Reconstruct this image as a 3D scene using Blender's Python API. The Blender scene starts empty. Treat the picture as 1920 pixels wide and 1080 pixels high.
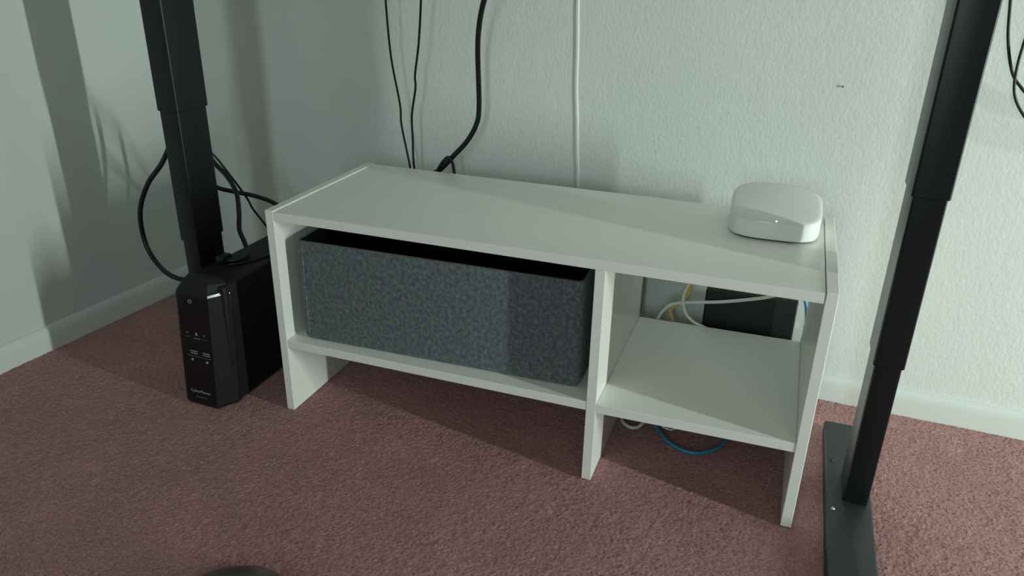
import bpy, bmesh, math, random
import numpy as np
from mathutils import Vector, Matrix

random.seed(7)
np.random.seed(7)
scene = bpy.context.scene
COL = scene.collection

# ------------------------------------------------------------------ camera
CAM = Vector((0.892, -1.1289, 0.8875))
YAW, PITCH, ROLL = -0.3409, 0.4162, 0.0203
cy, sy, cp, sp, cr, sr = (math.cos(YAW), math.sin(YAW), math.cos(PITCH), math.sin(PITCH),
                          math.cos(ROLL), math.sin(ROLL))
fwd = Vector((sy*cp, cy*cp, -sp))
rt = Vector((cy, -sy, 0))
up = rt.cross(fwd)
r2 = cr*rt + sr*up
u2 = -sr*rt + cr*up
cam_data = bpy.data.cameras.new('camera')
cam = bpy.data.objects.new('camera', cam_data)
COL.objects.link(cam)
M = Matrix(((r2.x, u2.x, -fwd.x), (r2.y, u2.y, -fwd.y), (r2.z, u2.z, -fwd.z))).to_4x4()
M.translation = CAM
cam.matrix_world = M
cam_data.sensor_width = 36
cam_data.lens = 1441.1/1920*36
cam_data.clip_start = 0.02
scene.camera = cam

# ------------------------------------------------------------------ world, lights, exposure
world = bpy.data.worlds.new('world')
scene.world = world
world.use_nodes = True
bg = world.node_tree.nodes['Background']
bg.inputs['Color'].default_value = (0.80, 1.0, 0.92, 1)
bg.inputs['Strength'].default_value = 0.006

def area(name, loc, target, sx, sy_, power, color):
    d = bpy.data.lights.new(name, 'AREA')
    d.shape = 'RECTANGLE'; d.size = sx; d.size_y = sy_
    d.energy = power; d.color = color
    o = bpy.data.objects.new(name, d)
    COL.objects.link(o)
    o.location = loc
    v = Vector(target) - Vector(loc)
    o.rotation_euler = v.to_track_quat('-Z', 'Y').to_euler()
    return o
# tall daylit window opening to the right, low down
area('window_light', (3.4, -0.56, 0.68), (3.0, 0.44, 0.68), 0.075, 1.15, 105, (0.87, 1.0, 0.93))
# cool daylight from a second opening behind the camera
area('cool_window_light', (0.86, -3.1, 1.15), (0.0, 0.4, 0.6), 0.26, 1.3, 16, (0.74, 1.0, 0.97))
# broad unseen fill lights added behind the camera to brighten shelf and floor
area('front_fill_light', (0.2, -2.6, 1.2), (0.5, 0.2, 0.2), 1.4, 1.2, 2.5, (1.0, 0.95, 0.95))
area('high_fill_light', (1.9, -2.0, 2.2), (1.2, 0.2, 0.0), 1.0, 1.0, 4.8, (1.0, 1.0, 0.93))

scene.view_settings.view_transform = 'Standard'
scene.view_settings.look = 'None'
scene.view_settings.gamma = 1
scene.view_settings.use_curve_mapping = False
scene.view_settings.exposure = 0.0

# ------------------------------------------------------------------ materials
def mat(name, color, rough=0.5, metal=0.0, spec=0.5, coat=0.0):
    m = bpy.data.materials.new(name)
    m.use_nodes = True
    b = m.node_tree.nodes['Principled BSDF']
    b.inputs['Base Color'].default_value = (*color, 1)
    b.inputs['Roughness'].default_value = rough
    b.inputs['Metallic'].default_value = metal
    b.inputs['Specular IOR Level'].default_value = spec
    b.inputs['Coat Weight'].default_value = coat
    return m

def nodes(m):
    return m.node_tree.nodes, m.node_tree.links, m.node_tree.nodes['Principled BSDF']

def noise(m, scale, detail=3, rough=0.5, stretch=None):
    n, l, b = nodes(m)
    tc = n.new('ShaderNodeTexCoord')
    t = n.new('ShaderNodeTexNoise')
    t.inputs['Scale'].default_value = scale
    t.inputs['Detail'].default_value = detail
    t.inputs['Roughness'].default_value = rough
    if stretch:
        mp = n.new('ShaderNodeMapping')
        mp.inputs['Scale'].default_value = stretch
        l.new(tc.outputs['Object'], mp.inputs['Vector'])
        l.new(mp.outputs['Vector'], t.inputs['Vector'])
    else:
        l.new(tc.outputs['Object'], t.inputs['Vector'])
    return t.outputs['Fac']

def ramp(m, fac, stops):
    n, l, b = nodes(m)
    r = n.new('ShaderNodeValToRGB')
    els = r.color_ramp.elements
    while len(els) < len(stops):
        els.new(0.5)
    for e, (p, c) in zip(els, stops):
        e.position = p
        e.color = (*c, 1) if len(c) == 3 else c
    l.new(fac, r.inputs['Fac'])
    return r.outputs['Color']

def bump(m, fac, strength, dist, prev=None):
    n, l, b = nodes(m)
    bp = n.new('ShaderNodeBump')
    bp.inputs['Strength'].default_value = strength
    bp.inputs['Distance'].default_value = dist
    l.new(fac, bp.inputs['Height'])
    if prev is not None:
        l.new(prev, bp.inputs['Normal'])
    l.new(bp.outputs['Normal'], b.inputs['Normal'])
    return bp.outputs['Normal']

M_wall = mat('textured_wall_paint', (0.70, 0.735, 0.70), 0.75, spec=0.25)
p_ = bump(M_wall, noise(M_wall, 170, 3, 0.55, (1, 1, 0.62)), 0.38, 0.0020)
bump(M_wall, noise(M_wall, 60, 2, 0.5), 0.16, 0.003, p_)
n_, l_, b_ = nodes(M_wall)
l_.new(ramp(M_wall, noise(M_wall, 2.2, 3), [(0.3, (0.67, 0.71, 0.675)), (0.7, (0.72, 0.75, 0.715))]), b_.inputs['Base Color'])

M_wall_left = mat('smooth_wall_paint_shaded', (0.60, 0.64, 0.605), 0.75, spec=0.25)  # same paint as the back wall, its shade put into a darker colour
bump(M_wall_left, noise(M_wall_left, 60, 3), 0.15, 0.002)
M_trim = mat('baseboard_paint', (0.67, 0.705, 0.67), 0.45, spec=0.4)
bump(M_trim, noise(M_trim, 25, 2), 0.1, 0.002)

M_carpet = mat('dusty_rose_carpet', (0.3, 0.17, 0.16), 0.95, spec=0.08)
n_, l_, b_ = nodes(M_carpet)
c1 = ramp(M_carpet, noise(M_carpet, 360, 4, 0.75), [(0.32, (0.29, 0.132, 0.135)), (0.52, (0.47, 0.245, 0.242)), (0.72, (0.70, 0.45, 0.42))])
c2 = ramp(M_carpet, noise(M_carpet, 5.5, 4, 0.6), [(0.3, (0.82, 0.82, 0.82)), (0.7, (1.0, 1.0, 1.0))])
mx = n_.new('ShaderNodeMix'); mx.data_type = 'RGBA'; mx.blend_type = 'MULTIPLY'
mx.inputs['Factor'].default_value = 1
l_.new(c1, mx.inputs['A']); l_.new(c2, mx.inputs['B'])
l_.new(mx.outputs['Result'], b_.inputs['Base Color'])
b_.inputs['Sheen Weight'].default_value = 0.25
b_.inputs['Sheen Tint'].default_value = (0.9, 0.7, 0.65, 1)
bump(M_carpet, noise(M_carpet, 520, 3, 0.7), 0.7, 0.002)

M_white = mat('white_melamine', (0.86, 0.87, 0.82), 0.32, spec=0.45)
bump(M_white, noise(M_white, 400, 2), 0.03, 0.0005)
M_steel = mat('black_powder_coat', (0.005, 0.007, 0.008), 0.36, spec=0.36)
bump(M_steel, noise(M_steel, 900, 2), 0.06, 0.0004)
M_foot = mat('black_foot_paint', (0.02, 0.025, 0.026), 0.48, spec=0.5)
bump(M_foot, noise(M_foot, 900, 2), 0.08, 0.0004)
M_gloss = mat('black_gloss_plastic', (0.004, 0.005, 0.006), 0.12, spec=0.5)
M_case = mat('black_case_plastic', (0.007, 0.008, 0.009), 0.55, spec=0.3)
bump(M_case, noise(M_case, 700, 2), 0.1, 0.0005)
M_modem = mat('black_modem_plastic', (0.006, 0.007, 0.008), 0.5, spec=0.3)
M_print = mat('grey_print', (0.30, 0.31, 0.31), 0.5)
M_print_dim = mat('dim_grey_print', (0.10, 0.105, 0.105), 0.5)
M_cable = mat('black_rubber_cable', (0.008, 0.010, 0.010), 0.42, spec=0.4)
M_cable_w = mat('white_cable_jacket', (0.72, 0.74, 0.71), 0.4)
M_cable_y = mat('yellow_cable_jacket', (0.72, 0.46, 0.09), 0.4)
M_cable_b = mat('blue_cable_jacket', (0.03, 0.27, 0.42), 0.38)
M_router = mat('router_white_plastic', (0.80, 0.83, 0.79), 0.28, spec=0.5)
M_router_top = mat('router_gloss_top', (0.74, 0.76, 0.73), 0.14, spec=0.5)
M_dark = mat('dark_underside', (0.05, 0.05, 0.05), 0.6)
M_led = mat('led_lit', (0.9, 0.95, 0.9), 0.4)
n_, l_, b_ = nodes(M_led)
b_.inputs['Emission Color'].default_value = (0.9, 1, 0.93, 1)
b_.inputs['Emission Strength'].default_value = 1.6
M_nail = mat('nail_metal', (0.25, 0.24, 0.23), 0.4, 0.8)
M_bolt = mat('bolt_metal', (0.5, 0.5, 0.5), 0.25, 1.0)

M_felt = mat('grey_felt', (0.1, 0.12, 0.13), 0.95, spec=0.1)
n_, l_, b_ = nodes(M_felt)
f1 = ramp(M_felt, noise(M_felt, 140, 6, 0.74, (1, 1, 0.8)), [(0.36, (0.070, 0.082, 0.092)), (0.5, (0.125, 0.143, 0.155)), (0.66, (0.21, 0.235, 0.245))])
l_.new(f1, b_.inputs['Base Color'])
b_.inputs['Sheen Weight'].default_value = 0.15
bump(M_felt, noise(M_felt, 700, 4, 0.7), 0.5, 0.001)

M_inner_black = mat('inner_black', (0.006, 0.008, 0.009), 0.8, spec=0.2)
M_smoke = mat('dark_brown_plastic', (0.085, 0.066, 0.062), 0.30, spec=0.45)

# ------------------------------------------------------------------ helpers
def link(name, me, m, parent=None, smooth=True, angle=35):
    o = bpy.data.objects.new(name, me)
    COL.objects.link(o)
    if m: me.materials.append(m)
    if parent: o.parent = parent
    if smooth:
        me.polygons.foreach_set('use_smooth', [True]*len(me.polygons))
        try: me.set_sharp_from_angle(angle=math.radians(angle))
        except Exception: pass
    return o

def obj(name, bm, m, parent=None, smooth=True, angle=35):
    bmesh.ops.recalc_face_normals(bm, faces=bm.faces[:])
    me = bpy.data.meshes.new(name)
    bm.to_mesh(me); bm.free()
    return link(name, me, m, parent, smooth, angle)

def tag(o, label=None, cat=None, group=None, kind=None):
    if label: o['label'] = label
    if cat: o['category'] = cat
    if group: o['group'] = group
    if kind: o['kind'] = kind
    return o

def empty(name, loc, rz=0):
    o = bpy.data.objects.new(name, None)
    COL.objects.link(o)
    o.empty_display_size = 0.02
    o.location = loc
    o.rotation_euler = (0, 0, rz)
    return o

def box(x0, y0, z0, x1, y1, z1, bevel=0.0, seg=2, bm=None):
    b = bm or bmesh.new()
    r = bmesh.ops.create_cube(b, size=1)
    vs = r['verts']
    for v in vs:
        v.co = Vector(((x0+x1)/2 + v.co.x*(x1-x0), (y0+y1)/2 + v.co.y*(y1-y0), (z0+z1)/2 + v.co.z*(z1-z0)))
    if bevel:
        es = list({e for v in vs for e in v.link_edges})
        bmesh.ops.bevel(b, geom=es, offset=bevel, segments=seg, profile=0.5, affect='EDGES')
    return b

def rounded_rect(x0, y0, x1, y1, r, n=6):
    pts = []
    for (cx, cy_, a0) in ((x1-r, y1-r, 0), (x0+r, y1-r, 90), (x0+r, y0+r, 180), (x1-r, y0+r, 270)):
        for i in range(n+1):
            a = math.radians(a0 + 90*i/n)
            pts.append((cx + r*math.cos(a), cy_ + r*math.sin(a)))
    return pts

def prism(pts, z0, z1, bevel=0.0, seg=2, shrink_bottom=0.0):
    b = bmesh.new()
    lo = [b.verts.new((x, y, z0)) for x, y in pts]
    hi = [b.verts.new((x, y, z1)) for x, y in pts]
    n = len(pts)
    fb = b.faces.new(lo[::-1]); ft = b.faces.new(hi)
    for i in range(n):
        b.faces.new((lo[i], lo[(i+1) % n], hi[(i+1) % n], hi[i]))
    if bevel:
        es = list(ft.edges) + list(fb.edges)
        bmesh.ops.bevel(b, geom=es, offset=bevel, segments=seg, profile=0.5, affect='EDGES')
    return b

def catmull(P, step=10):
    P = [Vector(p) for p in P]
    Q = [2*P[0]-P[1]] + P + [2*P[-1]-P[-2]]
    out = []
    for i in range(1, len(Q)-2):
        a, b, c, d = Q[i-1], Q[i], Q[i+1], Q[i+2]
        for k in range(step):
            t = k/step
            out.append(0.5*((2*b) + (c-a)*t + (2*a-5*b+4*c-d)*t*t + (3*b-a-3*c+d)*t**3))
    out.append(P[-1])
    return out

def tube(P, r, seg=12, step=10, flat=1.0, bm=None):
    pts = catmull(P, step)
    b = bm or bmesh.new()
    T = [(pts[min(i+1, len(pts)-1)] - pts[max(i-1, 0)]).normalized() for i in range(len(pts))]
    N = T[0].orthogonal().normalized()
    rings = []
    for p, t in zip(pts, T):
        N = (N - t*N.dot(t)).normalized()
        B = t.cross(N)
        rings.append([b.verts.new(p + r*(N*math.cos(2*math.pi*k/seg) + B*flat*math.sin(2*math.pi*k/seg))) for k in range(seg)])
    for a, c in zip(rings, rings[1:]):
        for k in range(seg):
            b.faces.new((a[k], a[(k+1) % seg], c[(k+1) % seg], c[k]))
    b.faces.new(rings[0][::-1]); b.faces.new(rings[-1])
    return b

def cable(name, P, r, m, label, cat='cable', step=10):
    o = obj(name, tube(P, r, 12, step), m, None, True, 60)
    return tag(o, label, cat)

def text_mesh(name, body, size, m, parent, mat4, depth=0.0002, space=1.0):
    c = bpy.data.curves.new(name, 'FONT')
    c.body = body; c.size = size; c.extrude = depth; c.resolution_u = 3
    c.space_character = space
    c.align_x = 'CENTER'; c.align_y = 'CENTER'
    t = bpy.data.objects.new('tmp', c)
    COL.objects.link(t)
    dg = bpy.context.evaluated_depsgraph_get()
    me = bpy.data.meshes.new_from_object(t.evaluated_get(dg))
    bpy.data.objects.remove(t)
    me.transform(mat4)
    me.materials.clear()
    me.name = name
    return link(name, me, m, parent, False)

# ------------------------------------------------------------------ setting
def wall_y(x): return 0.457 - 0.031*(x-1.09) + 0.012      # plaster face of the back wall
def left_x(y): return -0.662 + 0.085*y - 0.012
CX, CY = None, None
# corner where the two plaster faces meet
yy = 0.5
for _ in range(20): yy = wall_y(left_x(yy))
CX, CY = left_x(yy), yy
HZ = 2.45
def wall(name, a, b, off, m):
    """slab between floor and HZ, face on line a-b, thickness off (vector)"""
    bm = bmesh.new()
    p = [a, b, (b[0]+off[0], b[1]+off[1]), (a[0]+off[0], a[1]+off[1])]
    lo = [bm.verts.new((x, y, -0.02)) for x, y in p]
    hi = [bm.verts.new((x, y, HZ)) for x, y in p]
    bm.faces.new(lo); bm.faces.new(hi)
    for i in range(4):
        bm.faces.new((lo[i], lo[(i+1) % 4], hi[(i+1) % 4], hi[i]))
    o = obj(name, bm, m, None, False)
    return tag(o, kind='structure')
wall('wall_back', (CX-0.1, wall_y(CX-0.1)), (3.2, wall_y(3.2)), (0.003, 0.1), M_wall)
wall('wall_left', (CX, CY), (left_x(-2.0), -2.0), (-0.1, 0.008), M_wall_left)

def baseboard(name, a, b, nrm, h=0.058, t=0.0125):
    prof = [(0, -0.005), (t, -0.005), (t, 0.6*h), (t*0.93, 0.76*h), (t*0.72, 0.88*h), (t*0.42, 0.96*h), (0.0015, h), (-0.003, h)]
    bm = bmesh.new()
    ends = []
    for p in (a, b):
        ends.append([bm.verts.new((p[0]+nrm[0]*d, p[1]+nrm[1]*d, z)) for d, z in prof])
    n = len(prof)
    for i in range(n):
        bm.faces.new((ends[0][i], ends[0][(i+1) % n], ends[1][(i+1) % n], ends[1][i]))
    bm.faces.new(ends[0]); bm.faces.new(ends[1][::-1])
    return tag(obj(name, bm, M_trim, None, True, 50), kind='structure')
baseboard('baseboard_back', (CX+0.0, wall_y(CX)), (3.2, wall_y(3.2)), (-0.031, -1.0))
baseboard('baseboard_left', (CX, CY), (left_x(-2.0), -2.0), (1.0, -0.085))

# carpeted floor: a finely tufted field, a plain margin around it
def carpet():
    x0, x1, y0, y1, s = -0.70, 1.62, -0.66, 0.50, 0.0022
    nx, ny = int((x1-x0)/s), int((y1-y0)/s)
    rng = np.random.RandomState(3)
    def smooth(a, k):
        for _ in range(k):
            a = (a + np.roll(a, 1, 0) + np.roll(a, -1, 0) + np.roll(a, 1, 1) + np.roll(a, -1, 1))/5
        return a/a.std()
    h = smooth(rng.randn(ny+1, nx+1), 0)*0.00055 + smooth(rng.randn(ny+1, nx+1), 7)*0.00018
    X, Y = np.meshgrid(np.linspace(x0, x1, nx+1), np.linspace(y0, y1, ny+1))
    h += 0.0004*np.sin(X*17+Y*9+2*np.sin(Y*7))*np.sin(Y*21-X*6)
    J = 0.0006
    Xj = X + rng.randn(*X.shape)*J; Yj = Y + rng.randn(*X.shape)*J
    edge = np.zeros_like(X, bool); edge[0] = edge[-1] = True; edge[:, 0] = edge[:, -1] = True
    h = np.clip(h, -0.004, 0.004) - 0.0015
    h[edge] = -0.002; Xj[edge] = X[edge]; Yj[edge] = Y[edge]
    V = np.stack([Xj, Yj, h], -1).reshape(-1, 3)
    idx = np.arange((ny+1)*(nx+1)).reshape(ny+1, nx+1)
    F = np.stack([idx[:-1, :-1], idx[:-1, 1:], idx[1:, 1:], idx[1:, :-1]], -1).reshape(-1, 4)
    # margin ring
    X0, X1, Y0, Y1 = -1.0, 3.3, -2.2, 0.7
    c = [idx[0, 0], idx[0, -1], idx[-1, -1], idx[-1, 0]]
    base = len(V)
    V = np.vstack([V, [(X0, Y0, -0.002), (X1, Y0, -0.002), (X1, Y1, -0.002), (X0, Y1, -0.002)]])
    o = [base, base+1, base+2, base+3]
    ring = [(o[0], o[1], c[1], c[0]), (o[1], o[2], c[2], c[1]), (o[2], o[3], c[3], c[2]), (o[3], o[0], c[0], c[3])]
    F = np.vstack([F, ring])
    me = bpy.data.meshes.new('floor')
    me.vertices.add(len(V)); me.vertices.foreach_set('co', V.astype(np.float32).ravel())
    me.loops.add(len(F)*4); me.loops.foreach_set('vertex_index', F.astype(np.int32).ravel())
    me.polygons.add(len(F))
    me.polygons.foreach_set('loop_start', np.arange(0, len(F)*4, 4, dtype=np.int32))
    me.polygons.foreach_set('loop_total', np.full(len(F), 4, dtype=np.int32))
    me.update(calc_edges=True)
    o = link('floor', me, M_carpet, None, False)
    me.polygons.foreach_set('use_smooth', [True]*len(me.polygons))
    tag(o, kind='structure')
carpet()

# ------------------------------------------------------------------ white shelf unit
W, D, H, T, XD, ZS = 1.0, 0.3799, 0.4337, 0.0174, 0.6336, 0.1639
unit = empty('shelf_unit', (0, 0, 0))
tag(unit, 'low white melamine shelf unit standing on the pink carpet against the wall', 'shelf')
obj('side_panel', box(0, 0, 0, T, D, H, 0.0008, 1), M_white, unit)
obj('side_panel', box(W-T, 0, 0, W, D, H, 0.0008, 1), M_white, unit)
obj('divider_panel', box(XD, 0.0006, 0, XD+T, D, H-T-0.0022, 0.0006, 1), M_white, unit)
obj('top_board', box(T+0.0003, 0.0006, H-T-0.0020, W-T-0.0012, D, H-0.0022, 0.0006, 1), M_white, unit)
obj('shelf_board', box(T+0.0003, 0.001, ZS-T, XD-0.0003, D, ZS, 0.0006, 1), M_white, unit)
rs = obj('shelf_board', box(XD+T+0.0003, 0.001, ZS-T, W-T-0.0003, D, ZS, 0.0006, 1), M_white, unit)
for v in rs.data.vertices:                       # this board sits very slightly out of level
    u = (v.co.x-XD)/(W-XD)
    v.co.z += -0.0022 + 0.0046*u

# ------------------------------------------------------------------ grey felt storage box
bx = empty('felt_box', (0.043, 0.0225, ZS+0.0003), math.radians(1.45))
tag(bx, 'open grey felt storage box in the left compartment of the white shelf unit', 'box')
BL, BD, BH, BT = 0.566, 0.318, 0.208, 0.005
def felt_shell():
    b = bmesh.new()
    out = rounded_rect(0, 0, BL, BD, 0.013, 5)
    inn = rounded_rect(BT, BT, BL-BT, BD-BT, 0.009, 5)
    n = len(out)
    lv = []
    zs = [0.006, 0.0022, 0.0, ]
    rings = []
    shr = rounded_rect(0.0025, 0.0025, BL-0.0025, BD-0.0025, 0.011, 5)
    shr2 = rounded_rect(0.007, 0.007, BL-0.007, BD-0.007, 0.008, 5)
    rings.append([b.verts.new((x, y, 0)) for x, y in shr2])
    rings.append([b.verts.new((x, y, 0.002)) for x, y in shr])
    for k in range(9):
        z = 0.008 + (BH-0.008)*k/8
        rings.append([b.verts.new((x, y + 0.0018*math.sin(math.pi*k/8)*math.sin(math.pi*max(0, min(1, x/BL)))*(1 if y > BD/2 else -1), z)) for x, y in out])
    rings.append([b.verts.new((x, y, BH)) for x, y in inn])
    rings.append([b.verts.new((x, y, BT)) for x, y in inn])
    for a, c in zip(rings, rings[1:]):
        for i in range(n):
            b.faces.new((a[i], a[(i+1) % n], c[(i+1) % n], c[i]))
    b.faces.new(rings[0][::-1]); b.faces.new(rings[-1])
    return b
obj('felt_shell', felt_shell(), M_felt, bx, True, 50)
# thin black shell added to blacken the inside walls and bottom
b = bmesh.new()
o2 = rounded_rect(BT+0.0002, BT+0.0002, BL-BT-0.0002, BD-BT-0.0002, 0.0088, 5)
i2 = rounded_rect(BT+0.0012, BT+0.0012, BL-BT-0.0012, BD-BT-0.0012, 0.008, 5)
R_ = [[b.verts.new((x, y, z)) for x, y in pp] for pp, z in ((o2, BT+0.0002), (o2, BH-0.001), (i2, BH-0.001), (i2, BT+0.0012))]
for a, c in zip(R_, R_[1:]):
    for i in range(len(o2)): b.faces.new((a[i], a[(i+1) % len(o2)], c[(i+1) % len(o2)], c[i]))
b.faces.new(R_[0][::-1]); b.faces.new(R_[-1])
tag(obj('inner_shell', b, M_inner_black, bx, True, 50), 'added black inner shell')
# overlapped seam strip near the front left corner
s_ = bmesh.new()
box(0.0125, -0.0018, 0.010, 0.0155, 0.001, BH-0.002, 0.0006, 1, s_)
obj('seam', s_, M_felt, bx)

# ------------------------------------------------------------------ desk frame
desk = empty('standing_desk', (0.4, 0.11, 0))
tag(desk, 'black steel standing desk frame, its two telescoping legs flanking the white shelf unit', 'desk')
def leg_set(cx, fy, dw, z1, z2, footy, inward):
    """cx: centre in x; fy: front face of the outer tube"""
    def seg(name, half, ya, yb, z0, z1_, parent):
        pts = rounded_rect(cx-half, ya, cx+half, yb, 0.0035, 3)
        b = prism(pts, z0, z1_, 0.0012, 1)
        bmesh.ops.translate(b, vec=(-0.4, -0.11, 0), verts=b.verts[:])
        return obj(name, b, M_steel, parent, True, 40)
    o = seg('leg', dw/2, fy, fy+0.0895, z2, 1.10, desk)
    seg('middle_tube', dw/2-0.0028, fy+0.0028, fy+0.0895-0.0030, z1, z2+0.012, o)
    seg('lower_tube', dw/2-0.0058, fy+0.0058, fy+0.0895-0.0060, 0.028, z1+0.012, o)
    fx0, fx1 = cx-0.0465, cx+0.028
    if inward < 0: fx0, fx1 = cx-0.028, cx+0.0465-0.012
    pts = rounded_rect(fx0, footy[0], fx1, footy[1], 0.008, 4)
    b = prism(pts, 0.001, 0.029, 0.004, 3)
    bmesh.ops.translate(b, vec=(-0.4, -0.11, 0), verts=b.verts[:])
    f = obj('foot', b, M_foot, desk, True, 40)
    return f
f_r = leg_set(1.0975, 0.0615, 0.052, 0.296, 0.5725, (-0.33, 0.325), 1)
leg_set(-0.2625, 0.073, 0.0505, 0.3065, 0.580, (0.065, 0.33), -1)
def local(b):
    bmesh.ops.translate(b, vec=(-0.4, -0.11, 0), verts=b.verts[:]); return b
for (bxx, byy) in ((1.0625, 0.041), (1.0625, 0.185)):
    b = bmesh.new()
    bmesh.ops.create_cone(b, cap_ends=True, segments=16, radius1=0.0035, radius2=0.0026, depth=0.0018,
                          matrix=Matrix.Translation((bxx, byy, 0.0298)))
    obj('bolt', local(b), M_bolt if byy < 0.1 else M_steel, f_r)
obj('crossbar', local(box(-0.24, 0.09, 1.055, 1.075, 0.14, 1.095, 0.003, 2)), M_steel, desk)
obj('desktop', local(box(-0.42, -0.28, 1.10, 1.28, 0.40, 1.125, 0.003, 2)), M_white, desk)

# ------------------------------------------------------------------ battery backup tower
ups = empty('battery_backup', (-0.1605, -0.057, 0))
tag(ups, 'black battery backup tower on the carpet left of the white shelf unit', 'battery backup')
UW, UH = 0.105, 0.272
hw = UW/2
# rear case
b = prism(rounded_rect(-hw+0.001, 0.035, hw-0.001, 0.375, 0.007, 4), 0.003, UH-0.004, 0.005, 3)
obj('case', b, M_case, ups, True, 40)
# front bezel: stacked outlines; leaning front, one wide chamfer on the right, sloping cap on top
SL = 0.047
def outline(yf, ins, z):
    w = hw - ins
    ch = min(yf+0.040, 0.0515)
    pts = [(-w, 0.052), (-w, min(yf+0.009, 0.0515)), (-w+0.003, yf+0.003), (-w+0.009, yf), (w-0.022, yf), (w, ch), (w, 0.052)]
    return pts
bm = bmesh.new()
lev = [(0.0, 0.004, 0.004), (0.003, 0.001, 0.001), (0.008, 0.0, 0.0), (0.249, 0.0, SL*0.249), (0.2555, 0.0018, SL*0.2555+0.0018),
       (0.259, 0.0042, SL*0.259+0.0048), (0.269, 0.0075, 0.0255), (0.2765, 0.0125, 0.036), (0.2790, 0.0165, 0.0455)]
rings = []
for z, ins, yf in lev:
    rings.append([bm.verts.new((x, y, z + (0.0045*(1-(x/hw)**2)*min(1, (z-0.256)/0.012) if z > 0.257 else 0))) for x, y in outline(yf, ins, z)])
for p, q in zip(rings, rings[1:]):
    for i in range(7):
        bm.faces.new((p[i], p[(i+1) % 7], q[(i+1) % 7], q[i]))
bm.faces.new(rings[0][::-1]); bm.faces.new(rings[-1])
obj('front_bezel', bm, M_case, ups, True, 12)
# glossy front panel on the leaning face
def sheared(bm):
    for v in bm.verts: v.co.y += SL*v.co.z
    return bm
obj('front_panel', sheared(box(-hw+0.0095, -0.0010, 0.012, hw-0.0225, 0.002, 0.2475, 0.0006, 1)), M_gloss, ups, False)
# glossy strip added and tilted to glint at the top of the chamfer
bm = bmesh.new()
q = [(hw-0.0226, SL*0.2490+0.0005, 0.2500), (hw-0.0010, SL*0.2490+0.0398, 0.2500), (hw-0.0022, SL*0.2555+0.0408, 0.2545), (hw-0.0236, SL*0.2555+0.0014, 0.2545)]
nrm = Vector((0.86, -0.43, 0.28)).normalized()
fr = [bm.verts.new(Vector(p)+nrm*0.0008) for p in q]
bk = [bm.verts.new(Vector(p)-nrm*0.0005) for p in q]
bm.faces.new(fr); bm.faces.new(bk[::-1])
for i in range(4): bm.faces.new((fr[i], fr[(i+1) % 4], bk[(i+1) % 4], bk[i]))
tag(obj('glint_strip', bm, M_gloss, ups, False), 'added glossy strip for the glint on the chamfer top')
# printing on the front
def front(x, z, s=1.0, y=-0.0006):
    return Matrix.Translation((x, y, z)) @ Matrix.Rotation(math.radians(90), 4, 'X')
text_mesh('brand_lettering', 'CyberPower', 0.0098, M_print, ups, front(-0.008, 0.0345))
text_mesh('model_lettering', 'CP1500AVR', 0.0055, M_print_dim, ups, front(-0.006, 0.0215))
def ring_icon(x, z, r, w, m, name):
    bm = bmesh.new()
    n = 20
    A = [[bm.verts.new((x + rr*math.cos(a), yy_, z + rr*math.sin(a))) for a in [math.radians(120+300*k/n) for k in range(n+1)]]
         for rr, yy_ in ((r-w, -0.0006), (r, -0.0006), (r, 0.0004), (r-w, 0.0004))]
    for q in range(4):
        p, s = A[q], A[(q+1) % 4]
        for k in range(n):
            bm.faces.new((p[k], p[k+1], s[k+1], s[k]))
    bm.faces.new([a[0] for a in A]); bm.faces.new([a[-1] for a in A][::-1])
    box(x-w/2, -0.0006, z+r*0.35, x+w/2, 0.0004, z+r*1.15, 0, 1, bm)
    return obj(name, bm, m, ups, False)
ring_icon(-0.008, 0.237, 0.0042, 0.0011, M_print, 'power_button')
for i, x in enumerate((-0.022, 0.0, 0.019)):
    bm = bmesh.new()
    if i == 1:
        vs = [bm.verts.new(p) for p in ((x-0.0026, -0.0006, 0.164), (x+0.0026, -0.0006, 0.164), (x+0.0008, -0.0006, 0.1705), (x-0.0008, -0.0006, 0.1705))]
        r_ = bm.faces.new(vs)
        e_ = bmesh.ops.extrude_face_region(bm, geom=[r_])
        bmesh.ops.translate(bm, vec=(0, 0.001, 0), verts=[g for g in e_['geom'] if isinstance(g, bmesh.types.BMVert)])
    else:
        bmesh.ops.create_cone(bm, cap_ends=True, segments=12, radius1=0.0024, radius2=0.0024, depth=0.001,
                              matrix=Matrix.Translation((x, -0.0001, 0.167)) @ Matrix.Rotation(math.radians(90), 4, 'X'))
    obj('status_icon', bm, M_print_dim if i != 1 else M_print, ups, False)
    obj('caption_line', box(x-0.007, -0.0005, 0.1575 - 0.002*(i == 1), x+0.007, 0.0004, 0.1587), M_print_dim, ups, False)
for x in (-0.010, 0.020):
    for dz in (0, 0.0048):
        obj('port_slot', box(x-0.0085, -0.0006, 0.1215+dz, x+0.0085, 0.0004, 0.1232+dz), M_print, ups, False)
obj('port_frame', box(-0.028, -0.0005, 0.1155, 0.030, 0.0004, 0.1168), M_print_dim, ups, False)
for x in (-0.016, 0.020):
    bm = bmesh.new()
    bmesh.ops.create_cone(bm, cap_ends=True, segments=12, radius1=0.0028, radius2=0.0028, depth=0.001,
                          matrix=Matrix.Translation((x, -0.0001, 0.1075)) @ Matrix.Rotation(math.radians(90), 4, 'X'))
    obj('status_icon', bm, M_print, ups, False)

for ch in list(ups.children):
    if ch.name.split('.')[0] in ('brand_lettering', 'model_lettering', 'power_button', 'status_icon', 'caption_line', 'port_slot', 'port_frame'):
        for v in ch.data.vertices:
            v.co.x = v.co.x - (0.0045 if 'lettering' not in ch.name else 0)
            v.co.y += SL*v.co.z - 0.0011
ups.rotation_euler = (0, math.radians(1.4), 0)

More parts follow.
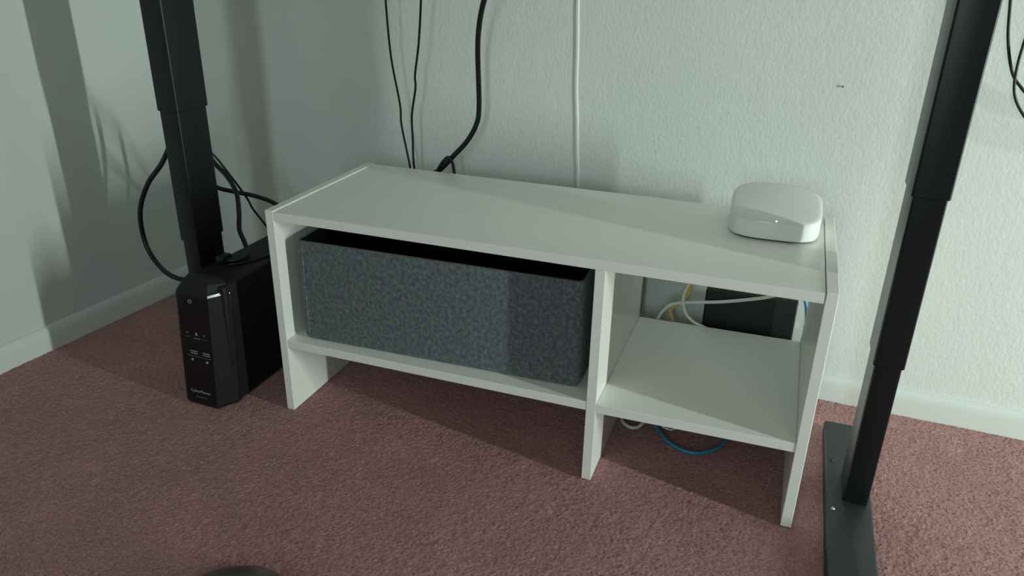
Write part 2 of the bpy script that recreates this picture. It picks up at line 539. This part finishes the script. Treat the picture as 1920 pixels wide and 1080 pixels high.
# ------------------------------------------------------------------ wifi router on the unit
rw = empty('wifi_router', (0.893, 0.272, H-0.0022), math.radians(2))
tag(rw, 'white rounded wireless router on the right end of the shelf unit top', 'router')
RA, RB = 0.0775, 0.0755
def sup(a, b_, n=48, e=3.6):
    out = []
    for k in range(n):
        t = 2*math.pi*k/n
        c, s = math.cos(t), math.sin(t)
        out.append((a*math.copysign(abs(c)**(2/e), c), b_*math.copysign(abs(s)**(2/e), s)))
    return out
def topz(x, y):
    v = (y+RB)/(2*RB)                      # 0 front .. 1 back
    return 0.0355 + 0.029*(1-(1-v)**1.7) - 0.006*(x/RA)**2*(0.4+v)
def ringr(bm, f, zf, dz=0):
    return [bm.verts.new((x*f, y*f, zf(x*f, y*f)+dz)) for x, y in sup(RA, RB)]
bm = bmesh.new()
R_ = [[bm.verts.new((x*f, y*f, z)) for x, y in sup(RA, RB)] for f, z in ((0.93, 0.003), (0.975, 0.0045), (0.99, 0.008), (1.0, 0.014))]
R_.append(ringr(bm, 1.0, topz, -0.0008))
R_.append(ringr(bm, 0.985, topz, -0.0008))
for a, c in zip(R_, R_[1:]):
    for i in range(48): bm.faces.new((a[i], a[(i+1) % 48], c[(i+1) % 48], c[i]))
bm.faces.new(R_[0][::-1]); bm.faces.new(R_[-1])
obj('body', bm, M_router, rw, True, 40)
bm = bmesh.new()
R_ = [ringr(bm, 0.998, topz, -0.0015), ringr(bm, 0.998, topz, -0.0004), ringr(bm, 0.985, topz, 0.0007)]
for f in (0.9, 0.75, 0.6, 0.45, 0.3, 0.15): R_.append(ringr(bm, f, topz, 0.0012))
for a, c in zip(R_, R_[1:]):
    for i in range(48): bm.faces.new((a[i], a[(i+1) % 48], c[(i+1) % 48], c[i]))
ctr = bm.verts.new((0, 0, topz(0, 0)+0.0012))
for i in range(48): bm.faces.new((R_[-1][i], R_[-1][(i+1) % 48], ctr))
obj('top_cover', bm, M_router_top, rw, True, 60)
obj('base_pad', prism([(x*0.9, y*0.9) for x, y in sup(RA, RB)], 0.0003, 0.0035), M_dark, rw)
bm = bmesh.new()
bmesh.ops.create_uvsphere(bm, u_segments=12, v_segments=8, radius=0.0017,
                          matrix=Matrix.Translation((0.002, -RB+0.0035, topz(0, -RB+0.0035)+0.0006)))
tag(obj('status_light', bm, M_led, rw), 'tiny glowing white status light')

# ------------------------------------------------------------------ black modem behind the unit
md = empty('modem', (0.874, 0.429, 0))
tag(md, 'black upright modem standing behind the open right compartment', 'modem')
obj('case', prism(rounded_rect(-0.0925, -0.0195, 0.0925, 0.0135, 0.004, 4), 0.0015, 0.236, 0.003, 2), M_modem, md)
bm = bmesh.new()
for k in range(14):
    box(-0.075+k*0.011, -0.012, 0.2355, -0.070+k*0.011, 0.006, 0.2366, 0, 1, bm)
tag(obj('vent_slats', bm, M_modem, md, False), kind='stuff')

# ------------------------------------------------------------------ cables on the back wall
cable('power_cable', [(0.31, 0.34, 1.098), (0.33, 0.34, 0.95), (0.326, 0.34, 0.853), (0.294, 0.36, 0.794), (0.275, 0.38, 0.742), (0.264, 0.4, 0.687),
      (0.263, 0.41, 0.576), (0.256, 0.41, 0.536), (0.234, 0.41, 0.498), (0.201, 0.41, 0.462), (0.172, 0.41, 0.431), (0.12, 0.41, 0.389), (0.08, 0.41, 0.30), (0.07, 0.41, 0.12), (0.09, 0.41, 0.008)],
      0.0056, M_cable, 'thick black power cable hanging behind the shelf unit, its lower end bending left')
cable('cable_tie', [(0.150, 0.400, 0.385), (0.157, 0.400, 0.407), (0.172, 0.398, 0.437), (0.186, 0.398, 0.456), (0.195, 0.40, 0.461), (0.202, 0.402, 0.450), (0.206, 0.403, 0.428), (0.209, 0.405, 0.395), (0.20, 0.406, 0.37)],
      0.0034, M_cable, 'small black cable loop around the thick power cable at the shelf top edge', 'cable loop')
cable('thin_cable', [(0.06, 0.37, 1.098), (0.068, 0.375, 0.95), (0.065, 0.38, 0.846), (0.06, 0.39, 0.784), (0.056, 0.41, 0.668), (0.068, 0.42, 0.564), (0.07, 0.42, 0.517), (0.087, 0.42, 0.426),
      (0.094, 0.42, 0.364), (0.10, 0.42, 0.2), (0.10, 0.42, 0.006)], 0.0024, M_cable, 'thin black cable on the wall, leftmost of the three hanging behind the shelf unit')
cable('thin_cable', [(0.15, 0.37, 1.098), (0.15, 0.375, 0.95), (0.15, 0.38, 0.848), (0.142, 0.39, 0.787), (0.129, 0.4, 0.701), (0.113, 0.41, 0.633), (0.113, 0.41, 0.604), (0.097, 0.42, 0.543),
      (0.097, 0.42, 0.489), (0.097, 0.422, 0.425), (0.112, 0.422, 0.351), (0.12, 0.42, 0.2), (0.12, 0.42, 0.006)], 0.0025, M_cable, 'thin black wavy cable, middle of the three hanging behind the shelf unit')
wpts = [(0.436, 2.2), (0.441, 1.4), (0.446, 0.9), (0.4475, 0.79), (0.4515, 0.70), (0.4535, 0.62), (0.459, 0.55), (0.463, 0.48), (0.468, 0.41), (0.472, 0.2), (0.473, 0.062)]
wp = catmull([(x, 0, z) for x, z in wpts], 6)
bm = bmesh.new()
rr = []
for p in wp:
    yv = wall_y(p.x)
    rr.append([bm.verts.new((p.x+dx, yv+dy, p.z)) for dx, dy in ((-0.0047, 0.0006), (-0.0043, -0.0012), (-0.0028, -0.0021), (0.0028, -0.0021), (0.0043, -0.0012), (0.0047, 0.0006))])
for p, q in zip(rr, rr[1:]):
    for i in range(6): bm.faces.new((p[i], p[(i+1) % 6], q[(i+1) % 6], q[i]))
bm.faces.new(rr[0][::-1]); bm.faces.new(rr[-1])
tag(obj('white_cable', bm, M_cable_w, None, True, 60), 'flat white cable running straight down the wall to the shelf unit top', 'cable')
cable('thin_cable', [(1.17, 0.40, 1.098), (1.185, 0.42, 0.95), (1.195, 0.43, 0.873), (1.205, 0.43, 0.824), (1.214, 0.43, 0.774), (1.225, 0.43, 0.736), (1.238, 0.43, 0.706), (1.252, 0.43, 0.689), (1.276, 0.43, 0.669),
      (1.324, 0.43, 0.65), (1.40, 0.43, 0.66), (1.45, 0.42, 0.75), (1.42, 0.41, 0.95), (1.26, 0.37, 1.098)], 0.0026, M_cable, 'thin black cable in the top right corner, the one hanging straighter')
cable('thin_cable', [(1.265, 0.39, 1.098), (1.29, 0.42, 0.95), (1.263, 0.424, 0.875), (1.243, 0.422, 0.793), (1.239, 0.422, 0.746), (1.24, 0.422, 0.707), (1.246, 0.422, 0.676), (1.261, 0.422, 0.65), (1.286, 0.42, 0.625),
      (1.327, 0.42, 0.606), (1.42, 0.42, 0.60), (1.50, 0.42, 0.68), (1.48, 0.39, 0.92), (1.27, 0.35, 1.098)], 0.0024, M_cable, 'thin black cable in the top right corner, looping lower and wider')

# ------------------------------------------------------------------ cables by the battery backup
cable('power_cable', [(-0.297, 0.098, 1.098), (-0.297, 0.098, 0.8), (-0.298, 0.099, 0.66), (-0.316, 0.118, 0.585), (-0.342, 0.172, 0.548), (-0.367, 0.2, 0.514), (-0.428, 0.21, 0.432), (-0.485, 0.21, 0.371), (-0.512, 0.2, 0.306), (-0.516, 0.2, 0.232),
      (-0.481, 0.19, 0.183), (-0.409, 0.17, 0.163), (-0.335, 0.20, 0.15), (-0.29, 0.26, 0.10), (-0.25, 0.345, 0.06)], 0.0058, M_cable,
      'thick black cable bowing out to the left of the left desk leg')
cable('power_cable', [(-0.297, 0.127, 1.098), (-0.297, 0.127, 0.75), (-0.299, 0.141, 0.60), (-0.318, 0.196, 0.52), (-0.333, 0.240, 0.475), (-0.315, 0.24, 0.437), (-0.273, 0.23, 0.409), (-0.236, 0.21, 0.38), (-0.219, 0.19, 0.341), (-0.207, 0.17, 0.312),
      (-0.188, 0.158, 0.290), (-0.170, 0.142, 0.279), (-0.156, 0.120, 0.2745), (-0.156, 0.100, 0.2745), (-0.166, 0.088, 0.2745), (-0.180, 0.085, 0.276)],
      0.0052, M_cable, 'black cable curving down from the left desk leg onto the battery backup top')
cable('power_cable', [(-0.297, 0.1125, 1.098), (-0.297, 0.1125, 0.70), (-0.303, 0.120, 0.55), (-0.345, 0.185, 0.46), (-0.372, 0.242, 0.398), (-0.351, 0.28, 0.361), (-0.316, 0.3, 0.348), (-0.28, 0.33, 0.333), (-0.245, 0.36, 0.307), (-0.20, 0.39, 0.25), (-0.16, 0.40, 0.15), (-0.14, 0.40, 0.008)],
      0.0052, M_cable, 'black cable running right from behind the left desk leg to behind the shelf unit')
cable('thin_cable', [(-0.294, 0.144, 1.098), (-0.294, 0.144, 0.75), (-0.300, 0.160, 0.60), (-0.334, 0.225, 0.52), (-0.345, 0.262, 0.46), (-0.331, 0.280, 0.424), (-0.306, 0.322, 0.335), (-0.293, 0.33, 0.298), (-0.284, 0.36, 0.246), (-0.262, 0.39, 0.162), (-0.25, 0.40, 0.08), (-0.24, 0.40, 0.006)],
      0.0026, M_cable, 'thin straight black cable slanting down behind the battery backup')
pg = obj('plug', box(-0.196, 0.072, 0.2705, -0.176, 0.100, 0.286, 0.003, 2), M_cable)
tag(pg, 'small black plug on the battery backup top beside the left desk leg', 'plug')
cable('thin_cable', [(-0.166, 0.074, 0.2705), (-0.145, 0.092, 0.2703), (-0.126, 0.14, 0.2698), (-0.118, 0.20, 0.2697), (-0.113, 0.28, 0.2697)],
      0.0020, M_cable, 'thin black cable lying along the battery backup top')

# ------------------------------------------------------------------ cables in the right compartment
cable('white_cable', [(0.665, 0.40, 0.06), (0.675, 0.397, 0.11), (0.683, 0.395, 0.140), (0.691, 0.395, 0.162), (0.701, 0.395, 0.181), (0.718, 0.395, 0.197), (0.76, 0.395, 0.208), (0.814, 0.395, 0.219), (0.866, 0.395, 0.233),
      (0.911, 0.395, 0.248), (0.944, 0.397, 0.267), (0.955, 0.405, 0.29), (0.945, 0.425, 0.30), (0.92, 0.435, 0.27), (0.915, 0.435, 0.2405)], 0.0036, M_cable_w, 'white cable sweeping sideways across the black modem')
cable('white_cable', [(0.80, 0.42, 0.32), (0.77, 0.40, 0.30), (0.754, 0.388, 0.267), (0.745, 0.386, 0.247), (0.739, 0.385, 0.216), (0.747, 0.385, 0.186), (0.768, 0.385, 0.167), (0.794, 0.385, 0.158), (0.834, 0.3855, 0.135), (0.85, 0.390, 0.06), (0.84, 0.39, 0.006)],
      0.0030, M_cable_w, 'thin white cable hanging in a curve left of the black modem')
cable('yellow_cable', [(0.77, 0.42, 0.33), (0.757, 0.404, 0.30), (0.751, 0.402, 0.251), (0.744, 0.402, 0.219), (0.732, 0.402, 0.200), (0.718, 0.401, 0.187), (0.713, 0.401, 0.176), (0.721, 0.401, 0.154), (0.728, 0.401, 0.12), (0.73, 0.401, 0.006)],
      0.0034, M_cable_y, 'yellow network cable kinked beside the white cables', step=6)
cable('blue_cable', [(0.940, 0.4505, 0.215), (0.950, 0.449, 0.243), (0.964, 0.442, 0.252), (0.976, 0.434, 0.240), (0.985, 0.429, 0.218), (0.989, 0.427, 0.185), (0.988, 0.427, 0.14), (0.984, 0.425, 0.05), (0.962, 0.40, 0.008), (0.92, 0.33, 0.005), (0.888, 0.262, 0.0045),
      (0.87, 0.21, 0.0045), (0.853, 0.175, 0.0045), (0.826, 0.151, 0.0045), (0.796, 0.150, 0.0045), (0.763, 0.170, 0.0045), (0.736, 0.206, 0.0045), (0.711, 0.245, 0.0045), (0.69, 0.33, 0.0045), (0.70, 0.40, 0.0045)],
      0.0036, M_cable_b, 'blue network cable looping on the carpet under the right shelf')
cable('white_cable', [(0.663, 0.30, 0.005), (0.659, 0.24, 0.005), (0.664, 0.208, 0.005), (0.676, 0.193, 0.005), (0.690, 0.189, 0.005), (0.702, 0.200, 0.006), (0.713, 0.235, 0.0125), (0.72, 0.31, 0.0045)],
      0.0036, M_cable_w, 'white cable loop on the carpet under the right shelf, next to the divider')
cable('white_cable', [(0.728, 0.32, 0.009), (0.730, 0.235, 0.0105), (0.745, 0.2085, 0.011), (0.757, 0.203, 0.0105), (0.769, 0.208, 0.009), (0.782, 0.25, 0.006), (0.79, 0.32, 0.004)],
      0.0018, M_cable_w, 'thin white wire peeking under the right shelf beside the blue cable')

# ------------------------------------------------------------------ small things
bm = bmesh.new()
yw = wall_y(0.976)
bmesh.ops.create_cone(bm, cap_ends=True, segments=14, radius1=0.0023, radius2=0.0018, depth=0.0014,
                      matrix=Matrix.Translation((0.976, yw-0.0035, 0.661)) @ Matrix.Rotation(math.radians(90), 4, 'X'))
bmesh.ops.create_cone(bm, cap_ends=True, segments=10, radius1=0.0012, radius2=0.0012, depth=0.008,
                      matrix=Matrix.Translation((0.976, yw+0.0005, 0.661)) @ Matrix.Rotation(math.radians(90), 4, 'X'))
tag(obj('nail', bm, M_nail), 'small grey nail head in the textured wall above the router', 'nail')

# unidentified object built as a dark dome on the carpet, only its far rim in frame
bm = bmesh.new()
prof = [(0.096, 0.0), (0.099, 0.006), (0.098, 0.014), (0.093, 0.022), (0.082, 0.030), (0.062, 0.037), (0.035, 0.041), (0.0, 0.042)]
prof2 = [(0.0, 0.039), (0.035, 0.038), (0.060, 0.034), (0.079, 0.0275), (0.090, 0.020), (0.095, 0.013), (0.096, 0.006), (0.093, 0.0)]
pr = prof + prof2
seg = 64
prev = None; first = None
for k in range(seg):
    a = 2*math.pi*k/seg
    ring = [bm.verts.new((r*math.cos(a), r*math.sin(a), z)) for r, z in pr]
    if prev:
        for i in range(len(pr)-1):
            bm.faces.new((prev[i], ring[i], ring[i+1], prev[i+1]))
        bm.faces.new((prev[-1], ring[-1], ring[0], prev[0]))
    else: first = ring
    prev = ring
for i in range(len(pr)-1):
    bm.faces.new((prev[i], first[i], first[i+1], prev[i+1]))
bm.faces.new((prev[-1], first[-1], first[0], prev[0]))
bmesh.ops.remove_doubles(bm, verts=bm.verts[:], dist=1e-6)
dome = obj('dark_dome', bm, M_smoke, None, True, 60)
dome.location = (0.252, -0.505, 0.0008)
tag(dome, 'smooth dark brown domed object on the carpet, cut off by the bottom edge', 'dome')
